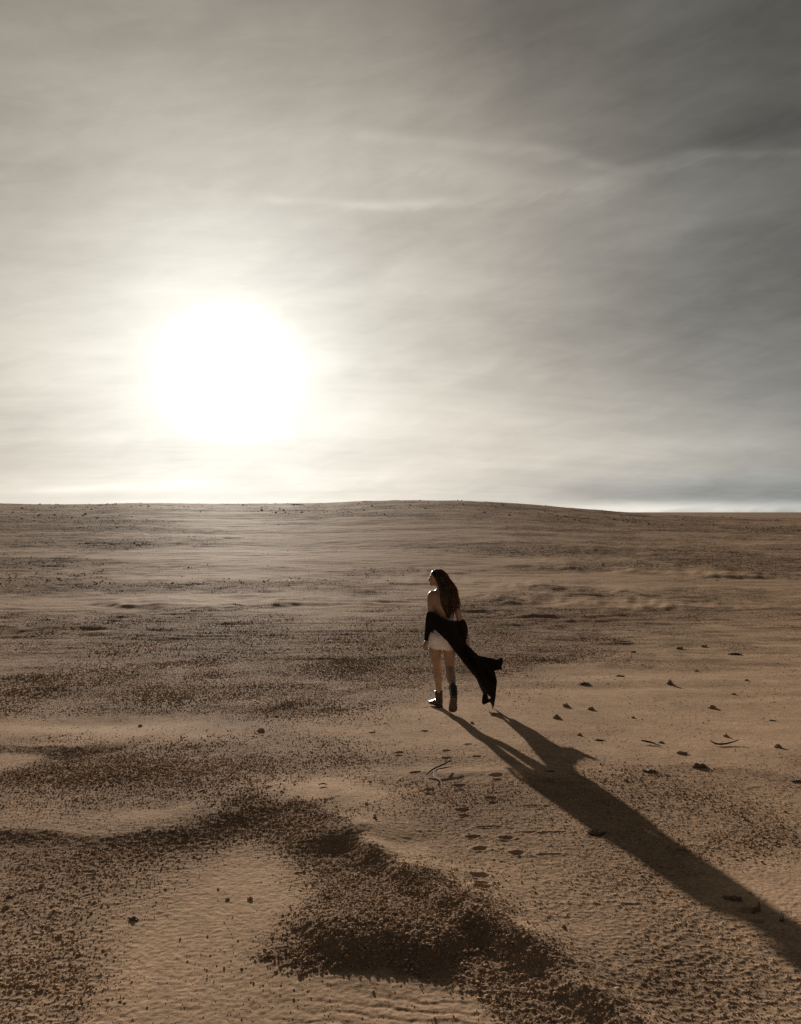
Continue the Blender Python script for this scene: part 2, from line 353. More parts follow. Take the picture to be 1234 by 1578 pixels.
# sand material ------------------------------------------------------
def sand_material(name, attr):
    prev = None
    m, t, b = material(name, (.4, .3, .2), .9, .008)
    b.inputs['Specular Tint'].default_value = (1, .82, .62, 1)
    N = t.nodes.new; L = t.links.new
    geo = N('ShaderNodeNewGeometry')
    n1 = N('ShaderNodeTexNoise'); n1.inputs['Scale'].default_value = .8; n1.inputs['Detail'].default_value = 8; n1.inputs['Roughness'].default_value = .65
    n2 = N('ShaderNodeTexNoise'); n2.inputs['Scale'].default_value = 38; n2.inputs['Detail'].default_value = 5; n2.inputs['Roughness'].default_value = .7
    n3 = N('ShaderNodeTexNoise'); n3.inputs['Scale'].default_value = 160; n3.inputs['Detail'].default_value = 3
    n4 = N('ShaderNodeTexNoise'); n4.inputs['Scale'].default_value = 5.0; n4.inputs['Detail'].default_value = 9; n4.inputs['Roughness'].default_value = .75
    for n in (n1, n2, n3, n4): L(geo.outputs['Position'], n.inputs['Vector'])
    def mx(fac, a, c, bt='MIX'):
        q = N('ShaderNodeMix'); q.data_type = 'RGBA'; q.blend_type = bt
        for i, v in ((0, fac), (6, a), (7, c)):
            if hasattr(v, 'default_value'): L(v, q.inputs[i])
            elif isinstance(v, tuple): q.inputs[i].default_value = (*v, 1)
            else: q.inputs[i].default_value = v
        return q.outputs[2]
    def mr(s, a0, a1, b0, b1):
        q = N('ShaderNodeMapRange'); L(s, q.inputs[0])
        for i, v in enumerate((a0, a1, b0, b1)): q.inputs[i + 1].default_value = v
        return q.outputs[0]
    if attr:
        at = N('ShaderNodeAttribute'); at.attribute_name = 'gravel'
        base = mx(at.outputs['Fac'], (.46, .308, .202), (.27, .181, .121))  # gravel tone darker than sand to stand for shade between packed grains
    else: base = mx(mr(n1.outputs['Fac'], .3, .7, 0, 1), (.30, .203, .136), (.42, .286, .190))
    v1 = mr(n1.outputs['Fac'], .3, .7, .84, 1.14)
    v4 = mr(n4.outputs['Fac'], .3, .7, .80, 1.18)
    v2 = mr(n2.outputs['Fac'], .3, .7, .76, 1.22)
    mm = N('ShaderNodeMath'); mm.operation = 'MULTIPLY'; L(v1, mm.inputs[0]); L(v2, mm.inputs[1])
    m2 = N('ShaderNodeMath'); m2.operation = 'MULTIPLY'; L(mm.outputs[0], m2.inputs[0]); L(v4, m2.inputs[1])
    sc = N('ShaderNodeVectorMath'); sc.operation = 'SCALE'; L(base, sc.inputs[0]); L(m2.outputs[0], sc.inputs['Scale'])
    L(sc.outputs[0], b.inputs['Base Color'])
    ad = N('ShaderNodeMath'); ad.operation = 'ADD'; L(n2.outputs['Fac'], ad.inputs[0])
    h3 = N('ShaderNodeMath'); h3.operation = 'MULTIPLY'; L(n3.outputs['Fac'], h3.inputs[0]); h3.inputs[1].default_value = .35
    L(h3.outputs[0], ad.inputs[1])
    n5 = N('ShaderNodeTexNoise'); n5.inputs['Scale'].default_value = 12; n5.inputs['Detail'].default_value = 6; n5.inputs['Roughness'].default_value = .68
    n6 = N('ShaderNodeTexNoise'); n6.inputs['Scale'].default_value = 2.2; n6.inputs['Detail'].default_value = 7; n6.inputs['Roughness'].default_value = .66
    L(geo.outputs['Position'], n5.inputs['Vector']); L(geo.outputs['Position'], n6.inputs['Vector'])
    bu = N('ShaderNodeBump'); bu.inputs['Distance'].default_value = .006; bu.inputs['Strength'].default_value = .55
    L(ad.outputs[0], bu.inputs['Height'])
    if attr:                                         # crust relief: finer than the mesh can hold, stronger where gravelly
        dist = N('ShaderNodeVectorMath'); dist.operation = 'LENGTH'; L(geo.outputs['Position'], dist.inputs[0])
        for nn, d_, r0, r1 in ((n5, .028, 5, 11), (n6, .12, 12, 40)):
            bb = N('ShaderNodeBump'); bb.inputs['Distance'].default_value = d_
            st1 = mr(at.outputs['Fac'], 0, 1, .12, 1.1); st2 = mr(dist.outputs['Value'], r0, r1, 0, 1)
            m3 = N('ShaderNodeMath'); m3.operation = 'MULTIPLY'; L(st1, m3.inputs[0]); L(st2, m3.inputs[1])
            L(m3.outputs[0], bb.inputs['Strength']); L(nn.outputs['Fac'], bb.inputs['Height'])
            if prev is not None: L(prev, bb.inputs['Normal'])
            prev = bb.outputs[0]
        L(prev, bu.inputs['Normal'])
    L(bu.outputs[0], b.inputs['Normal'])
    df = N('ShaderNodeBsdfDiffuse'); df.inputs['Roughness'].default_value = .3; L(sc.outputs[0], df.inputs['Color']); L(bu.outputs[0], df.inputs['Normal'])
    ms = N('ShaderNodeMixShader'); ms.inputs[0].default_value = .55; L(df.outputs[0], ms.inputs[1]); L(b.outputs[0], ms.inputs[2]); L(ms.outputs[0], t.nodes['Material Output'].inputs[0])
    b.inputs['Diffuse Roughness'].default_value = .4
    return m
SAND = sand_material('sand', True)
CLOD = sand_material('sand_clod', False)

# ------------------------------------------------------------------ the ground sheet
def build_ground():
    half = math.radians(31)
    th = np.concatenate([np.arange(-180, -31, 3.0), np.degrees(np.linspace(-half, half, NTH)), np.arange(33, 180, 3.0)])
    th = np.radians(th)
    r = [0.3, .6, .9, 1.2, 1.5, 1.8, 2.0, 2.2, 2.35, 2.45]
    py = 1640.0; lastr = 2.5
    while lastr < 40:
        r.append(lastr); h = CZ - float(profile(lastr))
        lastr += max(STEP * lastr * lastr / (F * h), .004)
    while lastr < 9000:
        r.append(lastr); lastr *= 1.006 if lastr < 240 else 1.05
    r = np.array(r); R, T = np.meshgrid(r, th, indexing='ij')
    X = R * np.sin(T); Y = R * np.cos(T)
    dr = np.gradient(r); dth = 2 * half / NTH
    res = np.maximum(dr[:, None] * .8, R * dth)
    res = np.where(np.abs(T) > half + .01, R * .05, res)
    Z, g = height(X, Y, res, True)
    nr, nth = X.shape
    V = np.stack([X, Y, Z], -1).reshape(-1, 3)
    i = np.arange(nr - 1)[:, None] * nth; j = np.arange(nth)[None, :]; j2 = (j + 1) % nth
    Q = np.stack([i + j, i + j2, i + nth + j2, i + nth + j], -1).reshape(-1, 4)[:, ::-1]
    n0 = len(V)
    V = np.vstack([V, [[0, 0, float(V[:nth, 2].mean())]]])
    o = mesh_np('sand_ground', V, Q, SAND)
    me = o.data
    a = me.attributes.new('gravel', 'FLOAT', 'POINT'); a.data.foreach_set('value', np.append(g.ravel(), 0).astype(np.float32))
    tag(o, kind='structure')
    print('ground verts', len(V), 'rows', nr)
NTH = 1250; STEP = .8
build_ground()

# ------------------------------------------------------------------ gravel and sand crumbs
def ico(sub=0):
    bm = bmesh.new(); bmesh.ops.create_icosphere(bm, subdivisions=sub + 1, radius=1)
    bm.verts.ensure_lookup_table()
    v = np.array([x.co[:] for x in bm.verts]); fc = np.array([[y.index for y in x.verts] for x in bm.faces]); bm.free(); return v, fc
def rock_variants(n, sub, seed):
    v, fc = ico(sub); out = []
    rg = np.random.default_rng(seed)
    for i in range(n):
        w = v.copy() * (1 + rg.uniform(-.32, .30, (len(v), 1)))
        w = w * rg.uniform([.8, .65, .45], [1.35, 1.1, 1.0]); w += rg.normal(0, .06, w.shape); out.append(w)
    return np.array(out), fc
def build_gravel():
    half = math.radians(29); rg = np.random.default_rng(11)
    def pts(r0, r1, dens, power):
        # uniform areal density dens*(r0/r)^power
        n = 0; area = half * (r1 * r1 - r0 * r0); m = int(area * dens)
        u = rg.random(m); r = np.sqrt(r0 * r0 + u * (r1 * r1 - r0 * r0)); t = rg.uniform(-half, half, m)
        keep = rg.random(m) < (r0 / r) ** power
        return r[keep] * np.sin(t[keep]), r[keep] * np.cos(t[keep])
    allV = []; allF = []; off = 0
    for (r0, r1, dens, power, s0, s1, sub, pw, thr) in GRAVEL:
        x, y = pts(r0, r1, dens, power); g = gravel_mask(x, y)
        cl = vnoise(x * 7, y * 7, 200) * .8 + .85
        keep = rg.random(len(x)) < np.clip(g ** pw * np.clip(cl, .15, 1.3), thr, 1)
        x, y, g = x[keep], y[keep], g[keep]; n = len(x)
        z = height(x, y)
        va, fc = rock_variants(24, sub, 5)
        size = (1 + .9 * np.clip(fbm(x * .7, y * .7, 2, 301) + .35 * (np.hypot(x + .1, (y - 3.9)) < .9), -.4, .7)) * s0 * (s1 / s0) ** (rg.random(n) ** 1.9) * (.72 + .4 * g)
        rr = np.hypot(x, y); size = size * np.clip(1 + (rr - r0) / (r1 - r0) * .25, 1, 1.3)
        a = rg.uniform(0, 6.283, n); ca, sa = np.cos(a), np.sin(a)
        P = va[rg.integers(0, 24, n)]
        Vx = P[..., 0] * ca[:, None] - P[..., 1] * sa[:, None]; Vy = P[..., 0] * sa[:, None] + P[..., 1] * ca[:, None]
        V = np.stack([Vx * size[:, None] + x[:, None], Vy * size[:, None] + y[:, None], P[..., 2] * size[:, None] + (z + size * .18)[:, None]], -1)
        Fi = fc[None] + (np.arange(n) * va.shape[1])[:, None, None] + off
        allV.append(V.reshape(-1, 3)); allF.append(Fi.reshape(-1, 3)); off += n * va.shape[1]
        print('gravel', r0, r1, n)
    o = mesh_np('gravel', np.vstack(allV), np.vstack(allF), CLOD, smooth=True)
    tag(o, 'crumbs and small clods of crusted sand scattered in patches over the desert', 'gravel', kind='stuff')
GRAVEL = [  # r0 r1 density power smin smax subdiv mask-power floor
    (2.5, 7.5, 5200, .5, .0024, .0066, 0, 1.3, .02),
    (2.5, 10, 9500, .7, .0013, .0032, 0, .6, .10),
    (7.5, 15, 2200, 1.0, .0038, .0088, 0, 1.1, .06),
    (15, 36, 520, 1.4, .0045, .012, 0, 1.1, .06),
    (3, 26, 8, .5, .005, .015, 0, 0, .3),
    (36, 110, 16, 1.3, .012, .045, 0, 1.2, .03),
    (110, 230, .5, .5, .04, .16, 0, 1.0, .05)]
build_gravel()

# ------------------------------------------------------------------ shape helpers for figures and debris
def P(px, py, Y): return Vector(((px - 617) / F * Y, Y, CZ - (py - 789) / F * Y))
def crom(pts, n=4):
    pts = [tuple(p) for p in pts]; out = []
    for i in range(len(pts) - 1):
        p0 = np.array(pts[max(i - 1, 0)]); p1 = np.array(pts[i]); p2 = np.array(pts[i + 1]); p3 = np.array(pts[min(i + 2, len(pts) - 1)])
        for k_ in range(n):
            t = k_ / n
            out.append(.5 * (2 * p1 + (p2 - p0) * t + (2 * p0 - 5 * p1 + 4 * p2 - p3) * t * t + (3 * p1 - p0 - 3 * p2 + p3) * t ** 3))
    out.append(np.array(pts[-1])); return np.array(out)
class MB:
    def __init__(s): s.v = []; s.f = []
    def add(s, V, Fc):
        o = len(s.v); s.v += [tuple(map(float, p)) for p in V]; s.f += [tuple(int(i) + o for i in q) for q in Fc]
    def rings(s, R):
        n = len(R[0]); V = [p for r in R for p in r]; Fc = []
        for i in range(len(R) - 1):
            for j in range(n):
                Fc.append((i * n + j, i * n + (j + 1) % n, (i + 1) * n + (j + 1) % n, (i + 1) * n + j))
        Fc.append(tuple(range(n))[::-1]); Fc.append(tuple(range((len(R) - 1) * n, len(R) * n)))
        s.add(V, Fc)
    def tube(s, pts, rad, seg=14, sub=4, squash=1.0, ref=(0, 1, 0), cap=True, wob=0, seed=0):
        D = crom([tuple(p) + (r,) for p, r in zip([tuple(q) for q in pts], rad)], sub) if sub > 1 else np.array([tuple(p) + (r,) for p, r in zip([tuple(q) for q in pts], rad)])
        R = []; rg = random.Random(seed); ref = np.array(ref, float)
        c = D[:, :3]; r = np.maximum(D[:, 3], 1e-4)
        T = np.gradient(c, axis=0); T /= np.linalg.norm(T, axis=1)[:, None] + 1e-9
        seq = []
        if cap: seq += [(c[0] - T[0] * r[0] * .75, r[0] * .45, T[0]), (c[0] - T[0] * r[0] * .4, r[0] * .82, T[0])]
        seq += [(c[i], r[i], T[i]) for i in range(len(c))]
        if cap: seq += [(c[-1] + T[-1] * r[-1] * .4, r[-1] * .82, T[-1]), (c[-1] + T[-1] * r[-1] * .75, r[-1] * .45, T[-1])]
        for k_, (cc, rr, tt) in enumerate(seq):
            a = np.cross(tt, ref); a /= np.linalg.norm(a) + 1e-9; b = np.cross(tt, a)
            R.append([tuple(cc + (a * math.cos(t) + b * math.sin(t) * squash) * rr * (1 + wob * math.sin(3 * t + k_ * 1.7 + seed) * .6 + wob * rg.uniform(-.5, .5))) for t in [2 * math.pi * j / seg for j in range(seg)]])
        s.rings(R)
    def ell(s, c, ax, rad, seg=20, rows=12):
        c = np.array(tuple(c)); A = [np.array(tuple(a)) for a in ax]; R = []
        for i in range(1, rows):
            ph = math.pi * i / rows
            R.append([tuple(c + A[0] * rad[0] * math.sin(ph) * math.cos(t) + A[1] * rad[1] * math.sin(ph) * math.sin(t) + A[2] * rad[2] * math.cos(ph)) for t in [2 * math.pi * j / seg for j in range(seg)]])
        s.rings(R)
    def mesh(s, name, mat):
        me = bpy.data.meshes.new(name); me.from_pydata(s.v, [], s.f); me.update()
        bm = bmesh.new(); bm.from_mesh(me); bmesh.ops.recalc_face_normals(bm, faces=bm.faces); bm.to_mesh(me); bm.free()
        me.polygons.foreach_set('use_smooth', [True] * len(me.polygons))
        if mat: me.materials.append(mat)
        return me
    def build(s, name, mat, parent=None, voxel=0, smooth=0, flat=False):
        me = s.mesh(name, mat); o = bpy.data.objects.new(name, me); C.objects.link(o)
        if voxel:
            m = o.modifiers.new('r', 'REMESH'); m.mode = 'VOXEL'; m.voxel_size = voxel; m.use_smooth_shade = True
            if smooth: q = o.modifiers.new('s', 'SMOOTH'); q.factor = .5; q.iterations = smooth
            bake(o, mat)
        if flat: o.data.polygons.foreach_set('use_smooth', [False] * len(o.data.polygons))
        if parent: o.parent = parent
        return o
def bake(o, mat):
    bpy.context.view_layer.update(); dg = bpy.context.evaluated_depsgraph_get()
    me = bpy.data.meshes.new_from_object(o.evaluated_get(dg)); o.modifiers.clear(); old = o.data; o.data = me; me.name = old.name
    if mat and not len(me.materials): me.materials.append(mat)
    me.polygons.foreach_set('use_smooth', [True] * len(me.polygons))
def set_origin(o, p):                                # put the origin at the thing's base without moving it
    p = Vector(p); o.data.transform(Matrix.Translation(-p)); o.location = p
def vary(t, b, col0, col1, scale, detail=5):
    n = t.nodes.new('ShaderNodeTexNoise'); n.inputs['Scale'].default_value = scale; n.inputs['Detail'].default_value = detail
    r = t.nodes.new('ShaderNodeValToRGB'); r.color_ramp.elements[0].position = .3; r.color_ramp.elements[1].position = .7
    r.color_ramp.elements[0].color = (*col0, 1); r.color_ramp.elements[1].color = (*col1, 1)
    g = t.nodes.new('ShaderNodeNewGeometry'); t.links.new(g.outputs['Position'], n.inputs['Vector'])
    t.links.new(n.outputs['Fac'], r.inputs[0]); t.links.new(r.outputs[0], b.inputs['Base Color']); return r, n

# ------------------------------------------------------------------ the walker
SKIN, t_, b_ = material('skin', (.40, .24, .17), .5, .4); b_.inputs['Subsurface Weight'].default_value = .0; b_.inputs['Subsurface Scale'].default_value = .01
r_, n_ = vary(t_, b_, (.25, .165, .122), (.33, .22, .165), 9)
at_ = t_.nodes.new('ShaderNodeAttribute'); at_.attribute_name = 'tint'
mx_ = t_.nodes.new('ShaderNodeMix'); mx_.data_type = 'RGBA'; t_.links.new(at_.outputs['Fac'], mx_.inputs[0]); t_.links.new(r_.outputs[0], mx_.inputs[6]); mx_.inputs[7].default_value = (.09, .035, .03, 1)
t_.links.new(mx_.outputs[2], b_.inputs['Base Color'])
BLACK, t_, b_ = material('black_cloth', (.010, .008, .008), .85, .15); vary(t_, b_, (.004, .0035, .0035), (.009, .007, .007), 14)
WHITE, t_, b_ = material('white_cloth', (.62, .60, .60), .8, .2); vary(t_, b_, (.58, .57, .60), (.70, .69, .73), 25)
LEATHER, t_, b_ = material('boot_leather', (.018, .014, .013), .38, .3); vary(t_, b_, (.012, .010, .009), (.035, .028, .024), 20)
RUBBER, t_, b_ = material('boot_sole', (.07, .05, .04), .8, .2); vary(t_, b_, (.045, .033, .026), (.12, .088, .064), 30)
HAIR, t_, b_ = material('hair', (.028, .014, .010), .45, .35); vary(t_, b_, (.018, .009, .007), (.05, .026, .017), 30)
tr_ = t_.nodes.new('ShaderNodeBsdfTranslucent'); tr_.inputs[0].default_value = (.30, .16, .08, 1)
ms_ = t_.nodes.new('ShaderNodeMixShader'); ms_.inputs[0].default_value = .10
t_.links.new(b_.outputs[0], ms_.inputs[1]); t_.links.new(tr_.outputs[0], ms_.inputs[2]); t_.links.new(ms_.outputs[0], t_.nodes['Material Output'].inputs[0])

YB = 9.75; PXM = YB / F
person = bpy.data.objects.new('person', None); C.objects.link(person)
person.location = (P(690, 1095, YB).x, YB, hz(P(690, 1095, YB).x, YB)); 
tag(person, 'young woman with long dark hair walking away in white shorts and a wind-blown black shirt', 'person')
def pt(px, py, oy=0.0): return P(px, py, YB + oy)
TORSO = [(905, 679, 6.5, .055), (908.5, 680, 9, .06), (911.5, 681, 15, .068), (915, 681.5, 18.5, .082), (920, 682, 19.5, .095), (928, 683, 18.3, .105), (936, 683.8, 16.8, .102),
         (945, 684.6, 14.8, .093), (953, 684.8, 13.8, .088), (961, 684, 15.2, .095), (970, 683, 17.8, .108), (979, 682, 20, .12), (987, 681.5, 20.6, .125), (994, 681.5, 20, .115), (999, 682, 17, .095)]
def torso_rings(grow=0.0, y0=900, y1=1000, half=None, seg=36, fol=0):
    T = crom([(a, b, c, d) for a, b, c, d in TORSO], 4); R = []
    for py, cx, hw, hd in T:
        if py < y0 or py > y1: continue
        c = pt(cx, py)
        R.append([(c.x + (hw * PXM + grow) * math.cos(t), c.y + (hd + grow) * math.sin(t) - (.012 * math.sin(t) ** 2 if False else 0), c.z) for t in [2 * math.pi * j / seg for j in range(seg)]])
    return R
def hand(mb, w, d, n, side):
    """w wrist, d pointing down the hand, n palm normal the fingers curl towards, side = thumb side"""
    w, d, n, side = (Vector(q) for q in (w, d, n, side)); d.normalize(); n = (n - d * n.dot(d)).normalized(); side = (side - d * side.dot(d) - n * side.dot(n)).normalized()
    R = []
    for t, hw, ht in ((-.015, .024, .020), (.0, .025, .019), (.03, .033, .017), (.06, .038, .016), (.082, .036, .012)):
        c = w + d * t
        R.append([tuple(c + side * hw * math.cos(a) + n * ht * math.sin(a)) for a in [2 * math.pi * j / 16 for j in range(16)]])
    mb.rings(R)
    for i, (L, b0) in enumerate(((.88, 30), (1.0, 36), (.93, 42), (.72, 46))):
        p = w + d * (.078 - .004 * abs(i - 1)) + side * (.028 - .0185 * i); pts = [p - d * .012, p]; a = 0
        for l_, da in ((.042, b0), (.027, 52), (.021, 34)):
            a += math.radians(da); p = p + (d * math.cos(a) + n * math.sin(a) + side * (.05 - .03 * i)) * l_ * L; pts.append(p)
        mb.tube(pts, [.0085, .0088, .008, .0072, .0058], seg=8, sub=2, ref=tuple(side))
    p = w + d * .018 + side * .022; q = p + (d * .55 + side * .75 + n * .35) * .036; r = q + (d * .85 + side * .2 + n * .5) * .032; s_ = r + (d * .9 + n * .4) * .022
    mb.tube([p, q, r, s_], [.013, .0115, .010, .0075], seg=8, sub=2, ref=tuple(n))
body = MB()
body.rings(torso_rings())
# neck
body.tube([pt(681, 913, .0), pt(679, 908, .005), pt(677.5, 902, .01), pt(677, 896, .012)], [.058, .047, .043, .045], seg=18)
# head, turned to look left
hf = Vector((-.985, .17, 0)).normalized(); hs = Vector((-.17, -.985, 0)); hu = Vector((0, 0, 1)); hc = pt(674.3, 889, .02)
def hp(f_, s_, u_): return hc + hf * f_ + hs * s_ + hu * u_
ax = (hf, hs, hu)
body.ell(hp(-.004, 0, .0), ax, (.089, .073, .087)); body.ell(hp(.022, 0, .012), ax, (.066, .066, .068))
body.ell(hp(.040, 0, -.045), ax, (.052, .052, .062)); body.ell(hp(.050, 0, -.072), ax, (.042, .036, .032))
body.ell(hp(.074, 0, -.092), ax, (.019, .021, .016)); body.ell(hp(.086, 0, -.064), ax, (.014, .023, .0075)); body.ell(hp(.084, 0, -.073), ax, (.013, .020, .0070))
body.ell(hp(.076, 0, .012), ax, (.014, .046, .012)); body.tube([hp(.082, 0, .004), hp(.096, 0, -.018), hp(.108, 0, -.036), hp(.094, 0, -.043)], [.008, .009, .0095, .010], seg=10, sub=3)
for sg in (-1, 1):
    body.ell(hp(.060, sg * .034, -.036), ax, (.024, .020, .022)); body.ell(hp(.094, sg * .011, -.041), ax, (.009, .008, .007))
    body.ell(hp(.071, sg * .031, -.006), ax, (.010, .013, .009)); body.ell(hp(-.006, sg * .073, -.022), ax, (.016, .008, .028))
# shoulders and arms
LA = [pt(668, 915, 0), pt(664.8, 918, -.005), pt(664.2, 930, -.02), pt(664.0, 942, -.03), pt(662.8, 952, -.035), pt(660.6, 966, -.02), pt(658, 982, .0), pt(657.5, 986.5, .0)]
body.tube(LA, [.040, .049, .044, .040, .037, .037, .027, .025], seg=16)
RA = [pt(697, 917, 0), pt(700.5, 921, -.005), pt(703.5, 935, -.02), pt(706, 946, -.03), pt(709, 956, -.035), pt(714.5, 968, -.02), pt(719, 980, .0), pt(719.8, 984, .0)]
body.tube(RA, [.040, .046, .041, .038, .036, .036, .027, .025], seg=16)
hand(body, LA[-1], (-.38, .02, -1), (1, .55, 0), (-.3, 1, 0)); hand(body, RA[-1], (.16, .02, -1), (-1, .65, 0), (.3, 1, 0))
# shoulder blades, spine hollow suggested by two soft masses, and the seat
for sx in (672, 690): body.ell(pt(sx, 923, -.052), (Vector((1, 0, 0)), Vector((0, 1, 0)), hu), (.062, .040, .080))
for sx in (673, 691): body.ell(pt(sx, 984, -.055), (Vector((1, 0, 0)), Vector((0, 1, 0)), hu), (.072, .075, .078))
# legs
gL = P(676, 1088, 9.95); zL = hz(gL.x, 9.95)
LF0 = Vector((P(678.5, 1087, 9.93).x, 9.90, zL))      # left heel on the sand
ankL = LF0 + Vector((-.015, .045, .10))
LL = [pt(671.5, 986, 0), pt(670.5, 998, .0), pt(671.3, 1012, .04), pt(673.6, 1026, .09), pt(674, 1034, .11), pt(674.6, 1044, .11), pt(675.6, 1056, .15), ankL]
body.tube(LL, [.082, .074, .062, .049, .045, .048, .036, .030], seg=20)
fR = Vector((-.03, .64, -.77)).normalized(); uR = Vector((0, .77, .64)); sR = fR.cross(uR).normalized(); uR = sR.cross(fR).normalized()
toeR = P(697.5, 1101, 9.42); toeR.z = hz(toeR.x, 9.42) + .030
RF0 = toeR - fR * .245
ankR = RF0 + fR * .045 + uR * .09
RL = [pt(691, 986, 0), pt(692, 998, .0), pt(692.6, 1010, .01), pt(692.5, 1022, .0), pt(692.6, 1030, -.02), pt(694.6, 1042, -.12), pt(696.8, 1053, -.22), ankR]
body.tube(RL, [.084, .078, .067, .056, .053, .054, .040, .031], seg=20)
bo = body.build('body', SKIN, person, voxel=.0045, smooth=4)
me = bo.data; n = len(me.vertices); co = np.empty(n * 3, np.float32); me.vertices.foreach_get('co', co); co = co.reshape(-1, 3)
tint = np.zeros(n, np.float32)
def paint(c, r, w): 
    global tint
    d = np.linalg.norm((co - np.array(tuple(c))), axis=1); tint = np.maximum(tint, w * np.clip(1.6 - d / r, 0, 1))
for sg in (-1, 1):
    for q in range(4): paint(hp(.088 - .006 * q, sg * (.018 + .010 * q), .012 + .001 * q), .006, .95)
    paint(hp(.081, sg * .031, -.006), .0085, 1.0)
for q in range(-2, 3): paint(hp(.096 - .003 * abs(q), q * .008, -.068), .007, .6)
me.attributes.new('tint', 'FLOAT', 'POINT').data.foreach_set('value', tint.astype(np.float32))

# shorts and top
sh = MB(); R = torso_rings(.014, 962, 999, seg=40); sh.rings(R)
for sx in (673, 691): sh.ell(pt(sx, 984, -.055), (Vector((1, 0, 0)), Vector((0, 1, 0)), hu), (.086, .091, .094))
for L_, q in ((LL, 0), (RL, 1)):
    p0, p1 = L_[0], L_[1]; hem = pt(671.2 if q == 0 else 690.5, 997.5 if q == 0 else 999.5, -.0)
    rr = [.090, .096, .101] if q == 0 else [.090, .097, .102]; D = [p0 + Vector((0, 0, .04)), (p0 + hem) / 2, hem]
    RR = []
    for c, r in zip(D, rr): RR.append([(c.x + r * math.cos(t) * (1 + .03 * math.sin(7 * t)), c.y + r * 1.08 * math.sin(t), c.z + (.010 * math.sin(5 * t + q * 2) + .012 * math.sin(2 * t + 1.2) if c is D[-1] else 0)) for t in [2 * math.pi * j / 40 for j in range(40)]])
    sh.rings(RR)
sh.build('shorts', WHITE, person, voxel=.006, smooth=3)
tp = MB(); T = torso_rings(.010, 913, 962, seg=48); n_ = 48
V = [p for r in T for p in r]; V2 = [p for r in torso_rings(.003, 913, 962, seg=48) for p in r]; Fc = []
rows = [crom([(a, b, c, d) for a, b, c, d in TORSO], 4)][0]; rows = [r for r in rows if 913 <= r[0] <= 962]
for i in range(len(T) - 1):
    for j in range(n_):
        t = 2 * math.pi * (j + .5) / n_; py = rows[i][0]; low = max(0, math.sin(t) * -1)
        front = math.sin(t) > (-.15 - .25 * sstep(925, 945, np.array(py)))
        if py > 948.5 + 3.0 * low or (front and py > 913): Fc.append((i * n_ + j, i * n_ + (j + 1) % n_, (i + 1) * n_ + (j + 1) % n_, (i + 1) * n_ + j))
tp.add(V, Fc)
tpo = tp.build('halter_top', WHITE, person); m = tpo.modifiers.new('s', 'SOLIDIFY'); m.thickness = .004; m.offset = -1; bake(tpo, WHITE)
bm = bmesh.new(); bm.from_mesh(tpo.data); bmesh.ops.delete(bm, geom=[v for v in bm.verts if not v.link_faces], context='VERTS'); bm.to_mesh(tpo.data); bm.free()
st = MB(); st.tube([pt(673, 916, .09), pt(671.5, 910, .04), pt(674, 906.5, -.03), pt(679, 906, -.052), pt(684, 906.8, -.03), pt(687, 911, .04), pt(688, 916, .09)], [.004] * 7, seg=8, sub=4)
st.build('neck_strap', WHITE, tpo)

# boots
def boot(o0, f_, u_, shaft_dir, seedv):
    s_ = f_.cross(u_).normalized()
    def B(a, b, c): return o0 + f_ * a + s_ * b + u_ * c
    g = MB(); R = []
    for a, hw, h in ((-.012, .022, .070), (0, .031, .085), (.03, .036, .100), (.07, .036, .100), (.11, .038, .088), (.15, .043, .070), (.19, .046, .058), (.225, .043, .052), (.248, .032, .044), (.257, .018, .032)):
        c0 = .028; ring = []
        for j in range(24):
            t = 2 * math.pi * j / 24; x = math.cos(t); y = math.sin(t)
            x = math.copysign(abs(x) ** .75, x); y = math.copysign(abs(y) ** (.8 if y > 0 else .45), y)
            ring.append(tuple(B(a, hw * x, c0 + (h - c0) * (.5 + .5 * y))))
        R.append(ring)
    g.rings(R)
    a0 = B(.036, 0, .075); sd = shaft_dir.normalized()
    g.tube([a0, a0 + (u_ + sd) * .5 * .05, a0 + (u_ * .2 + sd * .8) * .095, a0 + sd * .125], [.045, .043, .046, .050], seg=20, wob=.02, cap=False, ref=tuple(s_))
    b = g.build('boot', LEATHER, person, voxel=.005, smooth=2)
    q = MB(); R = []
    for a, hw in ((-.016, .020), (-.004, .032), (.03, .037), (.08, .033), (.12, .036), (.16, .045), (.20, .049), (.235, .045), (.255, .033), (.266, .016)):
        R.append([tuple(B(a, hw * x, c)) for x, c in ((-1, .016), (1, .016), (1, .030), (-1, .030))])
    q.rings(R); q.build('sole', RUBBER, b, flat=True)
    q = MB(); R = []
    for a, hw in ((-.014, .020), (-.003, .031), (.03, .035), (.062, .034)):
        R.append([tuple(B(a, hw * x, c)) for x, c in ((-1, -.004), (1, -.004), (1, .0165), (-1, .0165))])
    q.rings(R); q.build('heel', RUBBER, b, flat=True)
    q = MB(); top = a0 + sd * .118 - f_ * .050; w = s_ * .010
    q.rings([[tuple(top + w - f_ * .002), tuple(top - w - f_ * .002), tuple(top - w + f_ * .003), tuple(top + w + f_ * .003)],
             [tuple(top + w + sd * .045 - f_ * .006), tuple(top - w + sd * .045 - f_ * .006), tuple(top - w + sd * .045 - f_ * .002), tuple(top + w + sd * .045 - f_ * .002)]])
    q.build('pull_tab', LEATHER, b)
    return b
fL = Vector((-.42, .90, -.02)).normalized()
boot(LF0 + Vector((0, 0, .002)), fL, Vector((0, 0, 1)), Vector((-.05, .05, 1)), 1)
boot(RF0, fR, uR, (RL[-2] - ankR), 2)

